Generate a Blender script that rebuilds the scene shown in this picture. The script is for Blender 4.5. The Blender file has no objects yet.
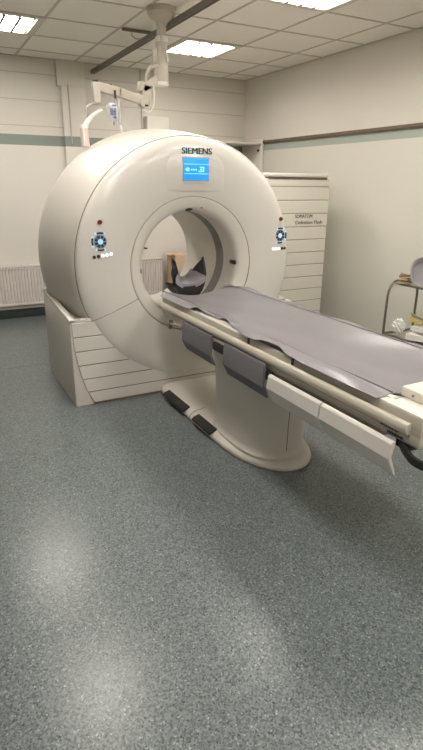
import bpy, bmesh, math, random
from mathutils import Vector, Matrix
random.seed(7)
sc = bpy.context.scene
COL = sc.collection
PI = math.pi

# ---------------------------------------------------------------- camera
cd = bpy.data.cameras.new('camera')
cam = bpy.data.objects.new('camera', cd); COL.objects.link(cam)
cd.sensor_fit = 'VERTICAL'; cd.sensor_height = 36.0
cd.lens = 530.2 * 36.0 / 750.0
cd.clip_start = 0.05
Rm = Matrix(((0.88449577, 0.15057644, -0.44158122),
             (-0.46644898, 0.30492676, -0.83032826),
             (0.00962205, 0.94039694, 0.33994266)))
cam.matrix_world = Matrix.Translation((0, 0, 1.5)) @ Rm.to_4x4()
sc.camera = cam

# ---------------------------------------------------------------- world, exposure, light levels
w = bpy.data.worlds.new('world'); sc.world = w; w.use_nodes = True
w.node_tree.nodes['Background'].inputs[0].default_value = (1.0, 0.9, 0.78, 1)
w.node_tree.nodes['Background'].inputs[1].default_value = 0.25
sc.view_settings.view_transform = 'Standard'
sc.view_settings.look = 'None'
sc.view_settings.gamma = 1.0
sc.view_settings.use_curve_mapping = False
sc.view_settings.exposure = 0.13
LAMP = 36.0
LAMP_COL = (1.0, 0.94, 0.865)
LIGHT_X = (0.807, 2.607)
LIGHT_Y = (5.2, 3.4, 1.6, -0.2, -2.0)

# ---------------------------------------------------------------- materials
def mat(name, col, rough=0.5, metal=0.0, noise=0.0, nscale=20.0, bump=0.0, bscale=200.0, emit=None, coat=0.0, spec=None):
    m = bpy.data.materials.new(name); m.use_nodes = True
    nt = m.node_tree; b = nt.nodes['Principled BSDF']
    b.inputs['Base Color'].default_value = (*col, 1)
    b.inputs['Roughness'].default_value = rough
    b.inputs['Metallic'].default_value = metal
    b.inputs['Coat Weight'].default_value = coat
    if spec is not None: b.inputs['Specular IOR Level'].default_value = spec
    tc = nt.nodes.new('ShaderNodeTexCoord')
    if noise > 0:
        n = nt.nodes.new('ShaderNodeTexNoise'); n.inputs['Scale'].default_value = nscale
        n.inputs['Detail'].default_value = 4
        nt.links.new(tc.outputs['Object'], n.inputs['Vector'])
        mx = nt.nodes.new('ShaderNodeMix'); mx.data_type = 'RGBA'
        mx.inputs[6].default_value = (*[c * (1 - noise) for c in col], 1)
        mx.inputs[7].default_value = (*[min(1, c * (1 + noise)) for c in col], 1)
        nt.links.new(n.outputs['Fac'], mx.inputs[0]); nt.links.new(mx.outputs[2], b.inputs['Base Color'])
    if bump > 0:
        n2 = nt.nodes.new('ShaderNodeTexNoise'); n2.inputs['Scale'].default_value = bscale
        nt.links.new(tc.outputs['Object'], n2.inputs['Vector'])
        bp = nt.nodes.new('ShaderNodeBump'); bp.inputs['Strength'].default_value = bump
        bp.inputs['Distance'].default_value = 0.002
        nt.links.new(n2.outputs['Fac'], bp.inputs['Height']); nt.links.new(bp.outputs[0], b.inputs['Normal'])
    if emit:
        b.inputs['Emission Color'].default_value = (*emit[0], 1)
        b.inputs['Emission Strength'].default_value = emit[1]
    return m

M = {}
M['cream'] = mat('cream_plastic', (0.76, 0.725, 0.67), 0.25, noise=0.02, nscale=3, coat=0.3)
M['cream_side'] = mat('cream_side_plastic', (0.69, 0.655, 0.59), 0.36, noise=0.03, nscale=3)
M['ivory'] = mat('ivory_plastic', (0.74, 0.70, 0.63), 0.38, noise=0.02, nscale=4)
M['liner'] = mat('bore_liner', (0.74, 0.70, 0.63), 0.42, noise=0.02, nscale=4)
M['seam'] = mat('seam_shadow_gap', (0.25, 0.19, 0.15), 0.8)
M['window_ring'] = mat('grey_scan_window', (0.22, 0.21, 0.19), 0.2, noise=0.15, nscale=30)
M['black'] = mat('black_plastic', (0.018, 0.017, 0.017), 0.45)
M['rubber'] = mat('black_rubber', (0.022, 0.021, 0.021), 0.75, bump=0.6, bscale=250)
M['sheet'] = mat('grey_vinyl_mat', (0.235, 0.222, 0.235), 0.30, noise=0.05, nscale=9, bump=0.35, bscale=14)
M['pad'] = mat('grey_fabric_pad', (0.175, 0.168, 0.175), 0.8, noise=0.12, nscale=60, bump=0.5, bscale=300)
M['cushion'] = mat('grey_cushion', (0.30, 0.285, 0.30), 0.6, noise=0.05, nscale=20)
M['rail'] = mat('beige_metal_rail', (0.64, 0.59, 0.50), 0.3, noise=0.03, nscale=6)
M['frame'] = mat('beige_frame', (0.52, 0.48, 0.40), 0.45, noise=0.04, nscale=6)
M['chrome'] = mat('chrome', (0.55, 0.52, 0.48), 0.22, 1.0)
M['steel'] = mat('dark_steel_tube', (0.26, 0.23, 0.19), 0.3, 0.9)
M['teal_ink'] = mat('dark_teal_ink', (0.008, 0.075, 0.085), 0.5)
M['grey_ink'] = mat('grey_ink', (0.10, 0.085, 0.075), 0.6)
M['screen'] = mat('blue_screen', (0.02, 0.2, 0.6), 0.2, emit=((0.015, 0.26, 0.80), 1.0))
M['screen_line'] = mat('pale_screen_line', (0.3, 0.7, 0.9), 0.3, emit=((0.25, 0.72, 1.0), 0.9))
M['screen_bezel'] = mat('screen_bezel', (0.30, 0.34, 0.38), 0.4)
M['navy'] = mat('navy_key', (0.02, 0.045, 0.09), 0.35)
M['paleblue'] = mat('lit_pale_blue_key', (0.4, 0.6, 0.75), 0.3, emit=((0.35, 0.65, 0.9), 0.7))
M['litwhite'] = mat('lit_white_key', (0.8, 0.85, 0.9), 0.3, emit=((0.85, 0.93, 1.0), 0.9))
M['red'] = mat('dark_red_button', (0.16, 0.012, 0.012), 0.3)
M['brownkey'] = mat('dark_brown_key', (0.06, 0.035, 0.025), 0.3)
M['tbar'] = mat('ceiling_grid_bar', (0.52, 0.48, 0.41), 0.6)
M['tube'] = mat('lit_lamp_panel', (0.9, 0.9, 0.9), 0.5, emit=(LAMP_COL, LAMP))
M['lamp_frame'] = mat('lamp_frame_white', (0.62, 0.57, 0.49), 0.5)
M['radiator'] = mat('radiator_enamel', (0.76, 0.70, 0.67), 0.35)
M['dark_track'] = mat('dark_ceiling_track', (0.17, 0.145, 0.12), 0.5)
M['pendant'] = mat('pendant_enamel', (0.50, 0.455, 0.385), 0.4)
M['wood'] = mat('brown_wood_rail', (0.15, 0.105, 0.072), 0.5, noise=0.3, nscale=12)
M['vinyl_base'] = mat('dark_grey_cove', (0.065, 0.078, 0.076), 0.5)
M['cardboard'] = mat('tan_cardboard', (0.60, 0.44, 0.30), 0.8, noise=0.08, nscale=30)
M['white_wrap'] = mat('white_wrapping', (0.75, 0.73, 0.71), 0.45)
M['yellow'] = mat('yellow_packet', (0.62, 0.50, 0.13), 0.5)
M['green_pack'] = mat('pale_green_packet', (0.33, 0.38, 0.27), 0.5)
M['olive_pack'] = mat('tan_packet', (0.45, 0.38, 0.27), 0.6)
M['grey_tray'] = mat('grey_moulded_plastic', (0.34, 0.325, 0.34), 0.5)
M['bag'] = mat('clear_bag_plastic', (0.72, 0.72, 0.72), 0.15, coat=0.4)
M['bag'].node_tree.nodes['Principled BSDF'].inputs['Transmission Weight'].default_value = 0.4
M['blue_label'] = mat('blue_label_ink', (0.10, 0.13, 0.30), 0.5)
M['pinkish'] = mat('pink_beige_sleeve', (0.68, 0.55, 0.50), 0.5)
M['cabinet'] = mat('cabinet_paint', (0.70, 0.665, 0.59), 0.5)

def wall_mat(name, lower, upper, stripe, z0, z1, courses=False, upper_z=None):
    m = bpy.data.materials.new(name); m.use_nodes = True
    nt = m.node_tree; b = nt.nodes['Principled BSDF']; b.inputs['Roughness'].default_value = 0.62
    g = nt.nodes.new('ShaderNodeNewGeometry'); sx = nt.nodes.new('ShaderNodeSeparateXYZ')
    nt.links.new(g.outputs['Position'], sx.inputs[0])
    def step(v, t, op='GREATER_THAN'):
        n = nt.nodes.new('ShaderNodeMath'); n.operation = op; nt.links.new(v, n.inputs[0]); n.inputs[1].default_value = t
        return n.outputs[0]
    def mix(fac, a, c):
        n = nt.nodes.new('ShaderNodeMix'); n.data_type = 'RGBA'; nt.links.new(fac, n.inputs[0])
        if isinstance(a, tuple): n.inputs[6].default_value = (*a, 1)
        else: nt.links.new(a, n.inputs[6])
        if isinstance(c, tuple): n.inputs[7].default_value = (*c, 1)
        else: nt.links.new(c, n.inputs[7])
        return n.outputs[2]
    no = nt.nodes.new('ShaderNodeTexNoise'); no.inputs['Scale'].default_value = 2.5; no.inputs['Detail'].default_value = 5
    nt.links.new(g.outputs['Position'], no.inputs['Vector'])
    lo = mix(no.outputs['Fac'], tuple(c * 0.97 for c in lower), tuple(c * 1.03 for c in lower))
    up = mix(no.outputs['Fac'], tuple(c * 0.97 for c in upper), tuple(c * 1.03 for c in upper))
    c = mix(step(sx.outputs[2], z0), lo, stripe)
    c = mix(step(sx.outputs[2], z1), c, up)
    nt.links.new(c, b.inputs['Base Color'])
    n3 = nt.nodes.new('ShaderNodeTexNoise'); n3.inputs['Scale'].default_value = 60
    nt.links.new(g.outputs['Position'], n3.inputs['Vector'])
    bp = nt.nodes.new('ShaderNodeBump'); bp.inputs['Strength'].default_value = 0.25; bp.inputs['Distance'].default_value = 0.003
    nt.links.new(n3.outputs['Fac'], bp.inputs['Height']); nt.links.new(bp.outputs[0], b.inputs['Normal'])
    return m
WB = wall_mat('back_wall_paint', (0.75, 0.715, 0.66), (0.70, 0.665, 0.60), (0.25, 0.29, 0.25), 1.868, 1.972)
WR = wall_mat('right_wall_paint', (0.67, 0.65, 0.58), (0.70, 0.665, 0.605), (0.38, 0.43, 0.38), 1.885, 1.962)

def floor_mat():
    m = bpy.data.materials.new('speckled_floor_vinyl'); m.use_nodes = True
    nt = m.node_tree; b = nt.nodes['Principled BSDF']
    tc = nt.nodes.new('ShaderNodeTexCoord')
    v = nt.nodes.new('ShaderNodeTexVoronoi'); v.inputs['Scale'].default_value = 185
    nt.links.new(tc.outputs['Object'], v.inputs['Vector'])
    r = nt.nodes.new('ShaderNodeValToRGB')
    nt.links.new(v.outputs['Color'], r.inputs[0])
    e = r.color_ramp.elements
    e[0].position = 0.0; e[0].color = (0.018, 0.023, 0.026, 1)
    e[1].position = 1.0; e[1].color = (0.46, 0.49, 0.48, 1)
    a = e.new(0.22); a.color = (0.082, 0.100, 0.104, 1)
    a = e.new(0.6); a.color = (0.165, 0.192, 0.193, 1)
    a = e.new(0.85); a.color = (0.215, 0.242, 0.24, 1)
    n = nt.nodes.new('ShaderNodeTexNoise'); n.inputs['Scale'].default_value = 1.6; n.inputs['Detail'].default_value = 6
    nt.links.new(tc.outputs['Object'], n.inputs['Vector'])
    mr = nt.nodes.new('ShaderNodeMapRange'); mr.inputs[3].default_value = 0.92; mr.inputs[4].default_value = 1.08
    nt.links.new(n.outputs['Fac'], mr.inputs[0])
    mx = nt.nodes.new('ShaderNodeMix'); mx.data_type = 'RGBA'; mx.blend_type = 'MULTIPLY'; mx.inputs[0].default_value = 1
    nt.links.new(r.outputs[0], mx.inputs[6]); nt.links.new(mr.outputs[0], mx.inputs[7])
    nt.links.new(mx.outputs[2], b.inputs['Base Color'])
    b.inputs['Roughness'].default_value = 0.28; b.inputs['Specular IOR Level'].default_value = 0.5
    n2 = nt.nodes.new('ShaderNodeTexNoise'); n2.inputs['Scale'].default_value = 130
    nt.links.new(tc.outputs['Object'], n2.inputs['Vector'])
    bp = nt.nodes.new('ShaderNodeBump'); bp.inputs['Strength'].default_value = 0.12; bp.inputs['Distance'].default_value = 0.001
    nt.links.new(n2.outputs['Fac'], bp.inputs['Height']); nt.links.new(bp.outputs[0], b.inputs['Normal'])
    return m

def tile_mat():
    m = bpy.data.materials.new('ceiling_tile'); m.use_nodes = True
    nt = m.node_tree; b = nt.nodes['Principled BSDF']; b.inputs['Roughness'].default_value = 0.85
    g = nt.nodes.new('ShaderNodeNewGeometry')
    n = nt.nodes.new('ShaderNodeTexNoise'); n.inputs['Scale'].default_value = 120; n.inputs['Detail'].default_value = 5
    nt.links.new(g.outputs['Position'], n.inputs['Vector'])
    r = nt.nodes.new('ShaderNodeMix'); r.data_type = 'RGBA'
    r.inputs[6].default_value = (0.80, 0.76, 0.69, 1); r.inputs[7].default_value = (0.88, 0.84, 0.77, 1)
    nt.links.new(n.outputs['Fac'], r.inputs[0]); nt.links.new(r.outputs[2], b.inputs['Base Color'])
    return m
M['floor'] = floor_mat(); M['tile'] = tile_mat()

# ---------------------------------------------------------------- mesh helpers
class MB:
    def __init__(s): s.bm = bmesh.new()
    def face(s, vs):
        try: return s.bm.faces.new(vs)
        except ValueError: return None
    def box(s, x0, x1, y0, y1, z0, z1, bev=0.0, seg=2):
        b = bmesh.new()
        bmesh.ops.create_cube(b, size=1)
        for v in b.verts:
            v.co = Vector(((x0 + x1) / 2 + v.co.x * (x1 - x0), (y0 + y1) / 2 + v.co.y * (y1 - y0), (z0 + z1) / 2 + v.co.z * (z1 - z0)))
        if bev > 0: bmesh.ops.bevel(b, geom=list(b.edges), offset=bev, segments=seg, affect='EDGES', profile=0.5)
        s.merge(b); return s
    def merge(s, b, mtx=None):
        if mtx: bmesh.ops.transform(b, matrix=mtx, verts=b.verts)
        me = bpy.data.meshes.new('t'); b.to_mesh(me); b.free(); s.bm.from_mesh(me); bpy.data.meshes.remove(me)
    def prism(s, pts, axis, a, b_, bev=0.0, seg=2):
        """pts: 2D outline; axis 0/1/2 = extrusion axis; coordinates fill the other two axes in order"""
        b = bmesh.new()
        def mk(p, d):
            if axis == 0: return (d, p[0], p[1])
            if axis == 1: return (p[0], d, p[1])
            return (p[0], p[1], d)
        A = [b.verts.new(mk(p, a)) for p in pts]; B = [b.verts.new(mk(p, b_)) for p in pts]
        n = len(pts)
        b.faces.new(A); b.faces.new(B[::-1])
        for i in range(n): b.faces.new((A[i], A[(i + 1) % n], B[(i + 1) % n], B[i]))
        bmesh.ops.recalc_face_normals(b, faces=b.faces)
        if bev > 0:
            ed = [e for e in b.edges if len(e.link_faces) == 2 and e.calc_face_angle(0) > 0.6]
            bmesh.ops.bevel(b, geom=ed, offset=bev, segments=seg, affect='EDGES', profile=0.5)
        s.merge(b); return s
    def revolve(s, prof, cx, cz, seg=160, a0=0.0, a1=2 * PI):
        """profile (y, r) revolved round an axis along Y"""
        full = abs(a1 - a0 - 2 * PI) < 1e-6
        n = seg if full else seg + 1
        rings = []
        for (y, r) in prof:
            rings.append([s.bm.verts.new((cx + r * math.cos(a0 + (a1 - a0) * i / seg), y, cz + r * math.sin(a0 + (a1 - a0) * i / seg))) for i in range(n)])
        for k in range(len(rings) - 1):
            for i in range(seg):
                j = (i + 1) % n
                s.face((rings[k][i], rings[k][j], rings[k + 1][j], rings[k + 1][i]))
        return s
    def tube(s, pts, r, seg=12, caps=True):
        P = [Vector(p) for p in pts]
        R_ = r if isinstance(r, (list, tuple)) else [r] * len(P)
        rings = []; up = None
        for i, p in enumerate(P):
            t = (P[min(i + 1, len(P) - 1)] - P[max(i - 1, 0)]).normalized()
            if up is None:
                up = Vector((0, 0, 1)) if abs(t.z) < 0.9 else Vector((1, 0, 0))
            a = t.cross(up).normalized(); b = a.cross(t).normalized(); up = b
            rings.append([s.bm.verts.new(p + (a * math.cos(2 * PI * k / seg) + b * math.sin(2 * PI * k / seg)) * R_[i]) for k in range(seg)])
        for k in range(len(rings) - 1):
            for i in range(seg):
                j = (i + 1) % seg
                s.face((rings[k][i], rings[k][j], rings[k + 1][j], rings[k + 1][i]))
        if caps: s.face(rings[0][::-1]); s.face(rings[-1])
        return s
    def grid(s, fn, nu, nv, thick=None):
        """fn(u,v)->point, u,v in 0..1; optional thickness vector closes it into a slab"""
        def lay(off):
            return [[s.bm.verts.new(Vector(fn(i / nu, j / nv)) + off) for j in range(nv + 1)] for i in range(nu + 1)]
        A = lay(Vector((0, 0, 0)))
        for i in range(nu):
            for j in range(nv): s.face((A[i][j], A[i + 1][j], A[i + 1][j + 1], A[i][j + 1]))
        if thick is not None:
            B = lay(Vector(thick))
            for i in range(nu):
                for j in range(nv): s.face((B[i][j + 1], B[i + 1][j + 1], B[i + 1][j], B[i][j]))
            for i in range(nu):
                s.face((A[i][0], B[i][0], B[i + 1][0], A[i + 1][0])); s.face((A[i + 1][nv], B[i + 1][nv], B[i][nv], A[i][nv]))
            for j in range(nv):
                s.face((A[0][j + 1], B[0][j + 1], B[0][j], A[0][j])); s.face((A[nu][j], B[nu][j], B[nu][j + 1], A[nu][j + 1]))
        return s
    def build(s, name, m, parent=None, smooth=True, ang=0.6, recalc=True):
        bm = s.bm
        if recalc: bmesh.ops.recalc_face_normals(bm, faces=bm.faces)
        for f in bm.faces: f.smooth = smooth
        for e in bm.edges:
            if len(e.link_faces) == 2 and e.calc_face_angle(0) > ang: e.smooth = False
        off = Vector((0, 0, 0)); p = parent
        while p is not None: off += p.location; p = p.parent
        if off.length: bmesh.ops.translate(bm, vec=-off, verts=bm.verts)
        me = bpy.data.meshes.new(name); bm.to_mesh(me); bm.free()
        if isinstance(m, str): m = M[m]
        me.materials.append(m)
        o = bpy.data.objects.new(name, me); COL.objects.link(o)
        if parent is not None: o.parent = parent
        return o

def smooth_path(pts, n=6):
    P = [Vector(p) for p in pts]; out = []
    for i in range(len(P) - 1):
        p0 = P[max(i - 1, 0)]; p1 = P[i]; p2 = P[i + 1]; p3 = P[min(i + 2, len(P) - 1)]
        for k in range(n):
            t = k / n
            out.append(0.5 * ((2 * p1) + (-p0 + p2) * t + (2 * p0 - 5 * p1 + 4 * p2 - p3) * t * t + (-p0 + 3 * p1 - 3 * p2 + p3) * t ** 3))
    out.append(P[-1]); return out

def thing(name, loc, label, cat, group=None):
    o = bpy.data.objects.new(name, None); COL.objects.link(o); o.location = loc; o.empty_display_size = 0.1
    o['label'] = label; o['category'] = cat
    if group: o['group'] = group
    return o
def tag(o, label, cat, group=None, kind=None):
    o['label'] = label; o['category'] = cat
    if group: o['group'] = group
    if kind: o['kind'] = kind
    return o
def struct(name, mb, m, **k):
    o = mb.build(name, m, **k); o['kind'] = 'structure'; return o
def lettering(name, text, x, y, z, size, m, parent, bold=0.0, width=None):
    """letters standing in the XZ plane, facing -Y; x,z = left end of the base line"""
    cu = bpy.data.curves.new('t', 'FONT'); cu.body = text; cu.size = size; cu.extrude = 0.0012; cu.resolution_u = 3
    t = bpy.data.objects.new('t', cu); COL.objects.link(t)
    bpy.context.view_layer.update()
    me = bpy.data.meshes.new_from_object(t.evaluated_get(bpy.context.evaluated_depsgraph_get()))
    bpy.data.objects.remove(t); bpy.data.curves.remove(cu)
    b = MB(); b.bm.from_mesh(me); bpy.data.meshes.remove(me)
    xs = [v.co.x for v in b.bm.verts]; s = 1.0
    if width: s = width / (max(xs) - min(xs))
    x0 = min(xs)
    for v in b.bm.verts: v.co = Vector((x + (v.co.x - x0) * s, y - v.co.z, z + v.co.y))
    if bold:
        base = b.bm.copy()
        for k, sh in enumerate((-bold, bold)):
            cp = base.copy(); bmesh.ops.translate(cp, vec=Vector((sh, 0.0002 * (k + 1), 0)), verts=cp.verts)
            b.merge(cp)
        base.free()
    return b.build(name, m, parent, smooth=False, recalc=False)

# ---------------------------------------------------------------- the room
XL, XR, YF, YB, H = -2.6, 3.854, -3.2, 6.42, 2.71
struct('floor', MB().box(XL - 0.1, XR + 0.1, YF - 0.1, YB + 0.1, -0.1, 0.0), 'floor')
struct('ceiling', MB().box(XL - 0.1, XR + 0.1, YF - 0.1, YB + 0.1, H, H + 0.1), 'tile')
struct('wall_back', MB().box(XL - 0.1, XR + 0.1, YB, YB + 0.1, 0.0, H), WB)
struct('wall_right', MB().box(XR, XR + 0.1, YF, YB, 0.0, H), WR)
struct('wall_left', MB().box(XL - 0.1, XL, YF, YB, 0.0, H), WB)
struct('wall_front', MB().box(XL - 0.1, XR + 0.1, YF - 0.1, YF, 0.0, H), WB)
struct('baseboard_back', MB().box(XL, XR, YB - 0.014, YB, 0.0, 0.10, 0.004), 'vinyl_base')
struct('baseboard_right', MB().box(XR - 0.014, XR, YF, YB - 0.014, 0.0, 0.10, 0.004), 'vinyl_base')
struct('trim_1', MB().box(XR - 0.028, XR, YF, YB, 1.962, 1.995, 0.004), 'wood')
# weld line of the floor sheets
struct('trim_2', MB().box(XL, 0.78, 4.568, 4.574, 0.0, 0.0012), mat('floor_weld', (0.24, 0.25, 0.235), 0.5))
# ceiling grid: the hanging T-bars between the 60 cm tiles
g = MB(); x = 0.507
xs = [0.507 + 0.6 * k for k in range(-5, 6) if XL < 0.507 + 0.6 * k < XR]
ys = [4.902 + 0.6 * k for k in range(-13, 3) if YF < 4.902 + 0.6 * k < YB]
for x in xs: g.box(x - 0.010, x + 0.010, YF, YB, H - 0.004, H)
for y in ys: g.box(XL, XR, y - 0.010, y + 0.010, H - 0.0045, H)
g.box(XR - 0.022, XR, YF, YB, H - 0.006, H); g.box(XL, XR, YB - 0.022, YB, H - 0.006, H)
struct('trim_3', g, 'tbar')
# shallow boxed pier with its joints on the back wall
p = MB().box(1.535, 1.80, YB - 0.05, YB, 0.62, 2.46, 0.004)
p.box(1.50, 1.80, YB - 0.05, YB, 2.46, H, 0.004)
struct('trim_4', p, WB)
# block courses: thin raised joints of the upper back wall
j = MB()
for z in (2.06, 2.31, 2.56): j.box(XL, XR, YB - 0.0025, YB, z - 0.004, z + 0.004)
struct('trim_5', j, mat('joint_line', (0.52, 0.48, 0.41), 0.7))

# ceiling lights
def ceiling_light(cx, cy, label):
    t = thing('ceiling_light', (cx, cy, H), label, 'light', 'square recessed fluorescent ceiling lights')
    f = MB(); a = 0.30; i = 0.245
    f.box(cx - a, cx + a, cy - a, cy - i, H - 0.012, H, 0.003); f.box(cx - a, cx + a, cy + i, cy + a, H - 0.012, H, 0.003)
    f.box(cx - a, cx - i, cy - i, cy + i, H - 0.012, H, 0.003); f.box(cx + i, cx + a, cy - i, cy + i, H - 0.012, H, 0.003)
    f.build('frame', 'lamp_frame', t)
    for k in range(4):
        x0 = cx - i + 0.008 + k * (2 * i - 0.016) / 4
        MB().box(x0, x0 + (2 * i - 0.016) / 4 - 0.020, cy - i + 0.004, cy + i - 0.004, H - 0.007, H - 0.001).build('lamp_panel', 'tube', t, smooth=False)
    l = MB()
    for k in range(1, 4):
        x0 = cx - i + 0.008 + k * (2 * i - 0.016) / 4 - 0.005
        l.box(x0 - 0.011, x0 + 0.011, cy - i, cy + i, H - 0.022, H - 0.002)
        l.build('divider', 'dark_track', t); l = MB()
ll = {(0.807, 5.2): 'square recessed ceiling light near the back wall on the left, above the radiator',
      (2.607, 5.2): 'square recessed ceiling light near the back wall, just right of the hanging ceiling column',
      (2.607, 3.4): 'square recessed ceiling light cut by the top edge of the photo, nearest the right wall'}
for cx in LIGHT_X:
    for cy in LIGHT_Y:
        ceiling_light(cx, cy, ll.get((cx, cy), 'square recessed ceiling light outside the frame, over the open floor'))

# ---------------------------------------------------------------- CT scanner
CX, CZ = 1.69, 0.957
CB = 0.941
ct = thing('ct_scanner', (CX, 3.95, 0), 'large cream ring-shaped CT scanner with blue screen standing on the speckled floor', 'scanner')
FACE = [(3.475, 0.483), (3.4685, 0.50), (3.463, 0.54), (3.459, 0.60), (3.458, 0.66), (3.460, 0.71), (3.4635, 0.75), (3.470, 0.785), (3.479, 0.81), (3.490, 0.828), (3.502, 0.838), (3.512, 0.841), (3.53, 0.838)]
def face_y(r):
    for (ya, ra), (yb, rb) in zip(FACE, FACE[1:]):
        if ra <= r <= rb: return ya + (yb - ya) * (r - ra) / (rb - ra)
    return FACE[0][0] if r < 0.483 else 3.50
fc = MB().revolve([(3.49, 0.474), (3.475, 0.4745)] + FACE[1:], CX, CZ, 200)
for v in fc.bm.verts:
    t = min(1.0, max(0.0, (math.hypot(v.co.x - CX, v.co.z - CZ) - 0.475) / 0.25)); v.co.z -= (CZ - CB) * (1 - t * t * (3 - 2 * t))
fc.build('front_cover', 'cream', ct, ang=1.2)
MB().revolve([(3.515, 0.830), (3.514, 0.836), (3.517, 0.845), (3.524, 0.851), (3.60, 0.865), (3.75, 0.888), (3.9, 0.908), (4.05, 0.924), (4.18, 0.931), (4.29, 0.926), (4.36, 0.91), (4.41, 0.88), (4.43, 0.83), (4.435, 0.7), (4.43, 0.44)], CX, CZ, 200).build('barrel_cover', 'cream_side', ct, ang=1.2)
MB().revolve([(3.520, 0.835), (3.513, 0.8385), (3.5125, 0.8425), (3.5145, 0.8445), (3.52, 0.846)], CX, CZ, 160).build('cover_seam', 'seam', ct)
# bore
MB().revolve([(3.495, 0.473), (3.477, 0.472), (3.475, 0.468), (3.478, 0.452), (3.484, 0.43), (3.493, 0.408), (3.507, 0.390), (3.528, 0.379), (3.56, 0.3755), (3.705, 0.3755), (3.705, 0.39)], CX, CB, 180).build('bore_collar', 'liner', ct, ang=1.2)
MB().revolve([(3.705, 0.3775), (3.83, 0.3775)], CX, CB, 180).build('scan_window', 'window_ring', ct)
MB().revolve([(3.83, 0.39), (3.83, 0.3755), (4.37, 0.3755), (4.40, 0.383), (4.42, 0.40), (4.43, 0.44)], CX, CB, 180).build('bore_liner', 'liner', ct, ang=1.2)
MB().revolve([(3.50, 0.4725), (3.4735, 0.4728), (3.4735, 0.4752), (3.50, 0.4755)], CX, CB, 160).build('collar_seam', 'seam', ct)
# seams running out from the collar, left and right
def ribbon(pts, w=0.0022, y=None):
    b = MB()
    P = []
    n = 24
    for i in range(len(pts) - 1):
        for k in range(n): P.append((pts[i][0] + (pts[i + 1][0] - pts[i][0]) * k / n, pts[i][1] + (pts[i + 1][1] - pts[i][1]) * k / n))
    P.append(pts[-1])
    P3 = [Vector((a, face_y(math.hypot(a - CX, c - CZ)) - 0.0006, c)) for a, c in P]
    b.tube(P3, w, 6)
    return b
for s in (-1, 1):
    ribbon([(CX + s * 0.428, 0.738), (CX + s * 0.762, 0.608)]).build('cover_joint', 'seam', ct)
# floor-standing side boxes
for s in (-1, 1):
    X = lambda a: CX + s * (a if s < 0 else a * 0.93)
    b = MB()
    pts = [(3.50, 0.0), (4.34, 0.0), (4.34, 0.697), (3.50, 0.624)]
    # outer side plate
    b.prism(pts, 0, X(0.91), X(0.885), 0.003)
    # front plate, curved inner edge
    pl = [(X(0.908), 0.0), (X(0.78), 0.0), (X(0.832), 0.125), (X(0.875), 0.304), (X(0.898), 0.45), (X(0.898), 0.60), (X(0.908), 0.62)]
    b.prism(pl if s < 0 else pl[::-1], 1, 3.5005, 3.53)
    # back plate and inner filling around the barrel
    b.box(min(X(0.885), X(0.50)), max(X(0.885), X(0.50)), 4.30, 4.34, 0.0, 0.66, 0.004)
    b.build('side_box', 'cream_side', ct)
    r = MB().prism([(3.497, 0.606), (3.497, 0.627), (4.343, 0.700), (4.343, 0.679)], 0, X(0.913), X(0.872), 0.005)
    r.box(min(X(0.913), X(0.76)), max(X(0.913), X(0.76)), 3.497, 3.54, 0.606, 0.627, 0.005)
    r.build('top_lip', 'ivory', ct)
    # inner deck sloping to the barrel
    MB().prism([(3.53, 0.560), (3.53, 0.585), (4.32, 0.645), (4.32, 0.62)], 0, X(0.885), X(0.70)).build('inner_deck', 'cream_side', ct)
# front skirt: stacked slabs with open joints
def skx(z):
    return skx0(z)
def skx0(z):
    T = [(0.0, 0.775), (0.06, 0.803), (0.125, 0.832), (0.22, 0.859), (0.304, 0.877), (0.45, 0.897), (0.62, 0.902)]
    for (a, xa), (b_, xb) in zip(T, T[1:]):
        if a <= z <= b_: return xa + (xb - xa) * (z - a) / (b_ - a)
    return 0.9
zs = [0.012, 0.098, 0.197, 0.300, 0.402, 0.505, 0.608]
sk = MB()
for a, b_ in zip(zs, zs[1:]):
    a2, b2 = a + 0.003, b_ - 0.003
    L = [a2 + (b2 - a2) * k / 6 for k in range(7)]
    pts = [(CX - skx(z), z) for z in L] + [(CX + skx(z), z) for z in L[::-1]]
    sk.prism(pts, 1, 3.488, 3.55, 0.003, 1)
sk.build('front_skirt', 'cream', ct)
L = [0.0 + 0.6 * k / 16 for k in range(17)]
MB().prism([(CX - skx(z) + 0.004, z) for z in L] + [(CX + skx(z) - 0.004, z) for z in L[::-1]], 1, 3.494, 3.56).build('skirt_backing', 'seam', ct)
# floor plinth under the barrel so the machine stands on the floor
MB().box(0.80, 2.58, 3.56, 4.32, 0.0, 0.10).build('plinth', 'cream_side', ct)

# display housing
def housing(u, v):
    a = (u - 0.5) * 2; x = 1.705 + a * 0.27; z = 1.437 + 0.012 * abs(a) ** 3 + v * (0.31 - 0.06 * a * a)
    r = math.hypot(x - CX, z - CZ)
    side = min(1, (1 - abs(a)) / 0.95); side = side * side * (3 - 2 * side)
    top = min(1, (1 - v) / 0.5); top = top * top * (3 - 2 * top)
    bot = min(1, v / 0.05)
    return (x, face_y(r) - 0.015 * side * top * bot + 0.004 * (1 - min(1, side * top * bot * 6)), z)
def hy(x, z):
    a = (x - 1.705) / 0.27; v = (z - 1.437 - 0.012 * abs(a) ** 3) / (0.31 - 0.06 * a * a)
    return housing(a / 2 + 0.5, v)[1]
MB().grid(housing, 48, 60).build('display_housing', 'cream', ct, ang=1.4, recalc=False)
sy = min(hy(1.61, 1.52), hy(1.78, 1.52), hy(1.70, 1.58)) - 0.002
d = MB().box(1.600, 1.796, sy, sy + 0.03, 1.511, 1.664, 0.003).build('screen_bezel', 'screen_bezel', ct)
MB().box(1.606, 1.790, sy - 0.002, sy + 0.01, 1.519, 1.658, 0.001).build('screen', 'screen', d)
si = MB()
for z in (1.560, 1.620): si.box(1.608, 1.788, sy - 0.0035, sy - 0.001, z - 0.0015, z + 0.0015)
si.build('screen_line', 'screen_line', d)
ic = MB()
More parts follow.
